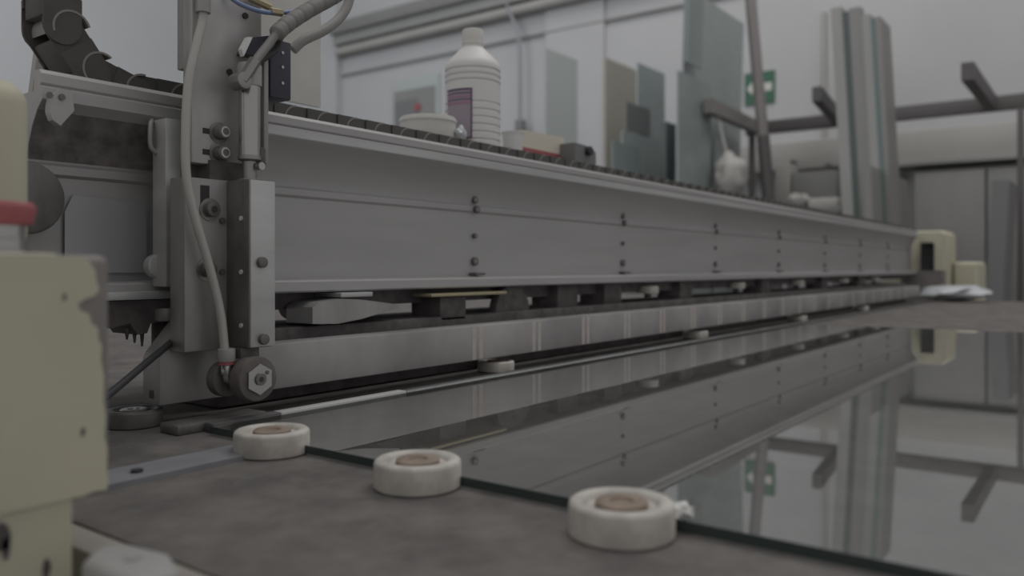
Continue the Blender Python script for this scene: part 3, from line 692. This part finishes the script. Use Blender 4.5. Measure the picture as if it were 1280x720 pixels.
# emergency stop on top
ec = at(6, 300, y=0.49)
es_ = obj('stop_collar', bm_lathe(new_bm(), (ec.x, 0.49, zt), [(0.0, 0), (0.0125, 0), (0.0125, 0.003), (0.0105, 0.0035), (0.0105, 0.009), (0.0098, 0.0095), (0.0098, 0.0165), (0, 0.0165)], seg=32), 'chrome', hs)
obj('stop_button', bm_lathe(new_bm(), (ec.x, 0.49, zt+0.0165), [(0.0, 0), (0.012, 0), (0.0135, 0.001), (0.0152, 0.0085), (0.0150, 0.0105), (0.0135, 0.0125), (0, 0.0140)], seg=36), 'red', hs)

# white cap at bottom left
wb = thing('white_cap_block', 'white rounded block below the table edge at bottom left', 'block', (0.2, 0.385, -0.09))
bm = new_bm(); bm_prism(bm, [(0.190, 0.352), (0.212, 0.348), (0.2225, 0.375), (0.218, 0.405), (0.207, 0.415), (0.190, 0.40)], 'xy', -0.09, 0.010)
bmesh.ops.bevel(bm, geom=[e for e in bm.edges], offset=0.005, segments=3, profile=0.5, affect='EDGES')
obj('block_body', bm, 'cap_white', wb)
obj('block_screw', cyl((0.206, 0.38, 0.010), (0, 0, 1), 0.004, 0.001, seg=12), 'sheet_light', wb)

# ------------------------------------------------------------------ far cream housing
fh = thing('end_housing', 'far cream painted machine housing at the distant end of the beam', 'machine housing', (4.75, 0.85, FZ))
x = 4.505
a = at(1149, 290, x=x); b = at(1187, 290, x=x+0.12)
z1 = a.z; z2 = at(1160, 303, x=x).z; z3 = at(1160, 333, x=x).z
bm = new_bm(); bm_prism(bm, [(0.69, z3-0.02), (0.69, z1-0.01), (0.70, z1), (0.80, z1), (0.80, z2), (0.732, z2), (0.727, z2-0.01), (0.727, z3-0.02)], 'yz', x, x+0.10)
obj('hood_frame', bm, 'cream', fh)
obj('bare_skirt', box(x+0.002, x+0.098, 0.69, 0.88, TZ+0.001, z3-0.022), 'bare', fh)
obj('dark_opening', box(x+0.06, x+0.09, 0.728, 0.80, z3-0.02, z2), 'black', fh)
obj('tower', box(x+0.10, x+0.40, 0.685, 1.0, TZ+0.0005, z1+0.01, bev=0.03, seg=4), 'cream', fh)
q = at(1222, 327, x=4.75)
obj('lower_block', box(4.75, 5.1, q.y, 0.68, FZ+0.02, q.z, bev=0.02, seg=4), 'cream', fh)
obj('base', box(4.56, 4.9, 0.70, 1.0, FZ, TZ), 'cream', fh)
c = at(1185, 362, x=4.33)
tag(obj('crumpled_film', blob((4.33, c.y-0.03, TZ+0.04), 0.12, 0.14, 0.036, 0.3, 11), 'film', origin=(4.2, c.y, TZ), angle=60), 'crumpled bluish white plastic film at the far end of the table', 'plastic film')

# ------------------------------------------------------------------ things on the beam
BZ = 0.316
c = at(591, 200, y=0.923); c.z = BZ
bt_ = thing('white_bottle', 'tall white ribbed plastic bottle with cap standing on the beam', 'bottle', c)
pr = [(0, 0), (0.044, 0), (0.0485, 0.004)]
z = 0.008
while z < 0.124: pr += [(0.0498, z), (0.0498, z+0.008), (0.0478, z+0.0095), (0.0478, z+0.0115)]; z += 0.013
pr += [(0.0495, z), (0.0495, 0.158)]
z = 0.160
while z < 0.188: pr += [(0.0475, z), (0.0475, z+0.002), (0.0498, z+0.0035), (0.0498, z+0.0085)]; z += 0.0105
pr += [(0.0485, 0.194), (0.045, 0.200), (0.034, 0.212), (0.024, 0.222), (0.0195, 0.226), (0.0195, 0.230), (0, 0.230)]
bm = new_bm(); bm_lathe(bm, c, pr, seg=56); obj('bottle_body', bm, 'white', bt_)
bm = new_bm(); bm_lathe(bm, (c.x, c.y, c.z+0.2302), [(0, 0), (0.0200, 0), (0.0200, 0.005), (0.0188, 0.006), (0.0188, 0.026), (0.0175, 0.0285), (0, 0.0285)], seg=40)
obj('bottle_cap', bm, 'white_dirty', bt_)
camdir = math.atan2(-c.y, -c.x)
def patch(r, a0, a1, z0, z1):
    bm = new_bm(); n = 12; rows = []
    for rr, flip in ((r, 0), (r+0.0006, 1)):
        rows.append([[bm.verts.new((c.x+rr*math.cos(a0+(a1-a0)*k/n), c.y+rr*math.sin(a0+(a1-a0)*k/n), c.z+zz)) for k in range(n+1)] for zz in (z0, z1)])
    (i0, i1), (o0, o1) = rows
    for k in range(n):
        bm.faces.new((o0[k], o0[k+1], o1[k+1], o1[k])); bm.faces.new((i0[k], i1[k], i1[k+1], i0[k+1]))
        bm.faces.new((i1[k], o1[k], o1[k+1], i1[k+1])); bm.faces.new((i0[k], i0[k+1], o0[k+1], o0[k]))
    bm.faces.new((i0[0], o0[0], o1[0], i1[0])); bm.faces.new((i0[-1], i1[-1], o1[-1], o0[-1]))
    return bm
A0, A1 = camdir-0.02, camdir-1.05
lb = obj('label', patch(0.0500, A0, A1, 0.058, 0.145), 'label', bt_)
for z0_, z1_, m in ((0.142, 0.145, 'purple'), (0.136, 0.1375, 'purple'), (0.130, 0.1325, 'pink'), (0.125, 0.1265, 'purple'), (0.119, 0.1215, 'pink'), (0.058, 0.0605, 'purple')):
    obj('print_line', patch(0.0507, A0, A1, z0_, z1_), m, lb)
obj('label_edge', patch(0.0507, A0-0.05, A0, 0.058, 0.145), 'purple', lb)

c = at(535, 170, y=0.923); c.z = BZ; r = 0.047
tbm = bm_lathe(new_bm(), c, [(0, 0), (r*0.9, 0), (r, 0.006), (r, 0.078), (r*0.97, 0.084), (r*0.92, 0.084), (r*0.90, 0.078), (r*0.88, 0.01), (0, 0.01)], seg=48)
tt_ = thing('plastic_tub', 'cream plastic tub standing on the beam left of the bottle', 'tub', c)
obj('tub_body', tbm, 'white_dirty', tt_)
obj('rim', bm_lathe(new_bm(), c, [(r, 0.076), (r+0.0015, 0.076), (r+0.0015, 0.080), (r, 0.080), (r, 0.076)], seg=48), 'white', tt_)
c = at(580, 160, y=0.852); c.z = BZ
c.y = 0.884; c = at(577, 160, y=0.835)
c = at(576, 158, y=0.84)
q = at(592, 150, y=0.92)
cc = (at(571, 158, y=0.842).x+0.0, 0.842, 0.352)
cf = at(606, 165, y=0.885)
tag(obj('crumpled_wrapper', blob((at(576, 155, y=0.876).x-0.002, 0.876, 0.368), 0.012, 0.010, 0.016, 0.6, 21), 'film', origin=(at(576, 155, y=0.876).x, 0.876, 0.352), angle=60), 'crumpled clear wrapper between the tub and the bottle', 'wrapper')
c = at(641, 170, y=0.900); c.z = BZ
cu = thing('white_cup', 'small white plastic cup on the beam right of the bottle', 'cup', c)
obj('cup_body', bm_lathe(new_bm(), c, [(0, 0), (0.014, 0), (0.020, 0.084), (0.018, 0.084), (0.013, 0.004), (0, 0.004)], seg=32), 'white', cu)
obj('rim', bm_lathe(new_bm(), c, [(0.0185, 0.0835), (0.0212, 0.0835), (0.0212, 0.086), (0.0185, 0.086), (0.0185, 0.0835)], seg=32), 'white', cu)
a = at(652, 162, y=0.93); b = at(704, 166, y=0.93)
cb = thing('small_carton', 'cream cardboard carton with a red lower edge on the beam', 'carton', ((a.x+b.x)/2, 0.95, BZ))
bm = new_bm(); bm_prism(bm, [(a.x, BZ), (a.x+0.002, a.z), (b.x+0.004, a.z+0.004), (b.x-0.006, BZ)], 'xz', 0.93, 0.97)
obj('carton_body', bm, 'cardcream', cb)
rz_ = at(680, 189, y=0.93).z
obj('red_band', box(a.x+0.004, b.x-0.012, 0.9292, 0.93, BZ+0.002, rz_), 'red', cb)
a = at(720, 178, y=0.89); b = at(746, 184, y=0.89)
gt = thing('hand_tool', 'grey hand tool with a black knob lying on the beam past the carton', 'tool', ((a.x+b.x)/2, 0.905, BZ))
bm = new_bm(); bm_prism(bm, [(a.x, BZ), (a.x, a.z), (b.x-0.02, b.z-0.002), (b.x, b.z-0.012), (b.x, BZ)], 'xz', 0.892, 0.93)
obj('tool_body', bm, 'sheet_grey', gt)
q = at(734, 189, y=0.892); obj('tool_knob', cyl((q.x, 0.892, q.z), (0, -1, 0), 0.010, 0.010, seg=20, bev=0.002), 'black', gt)
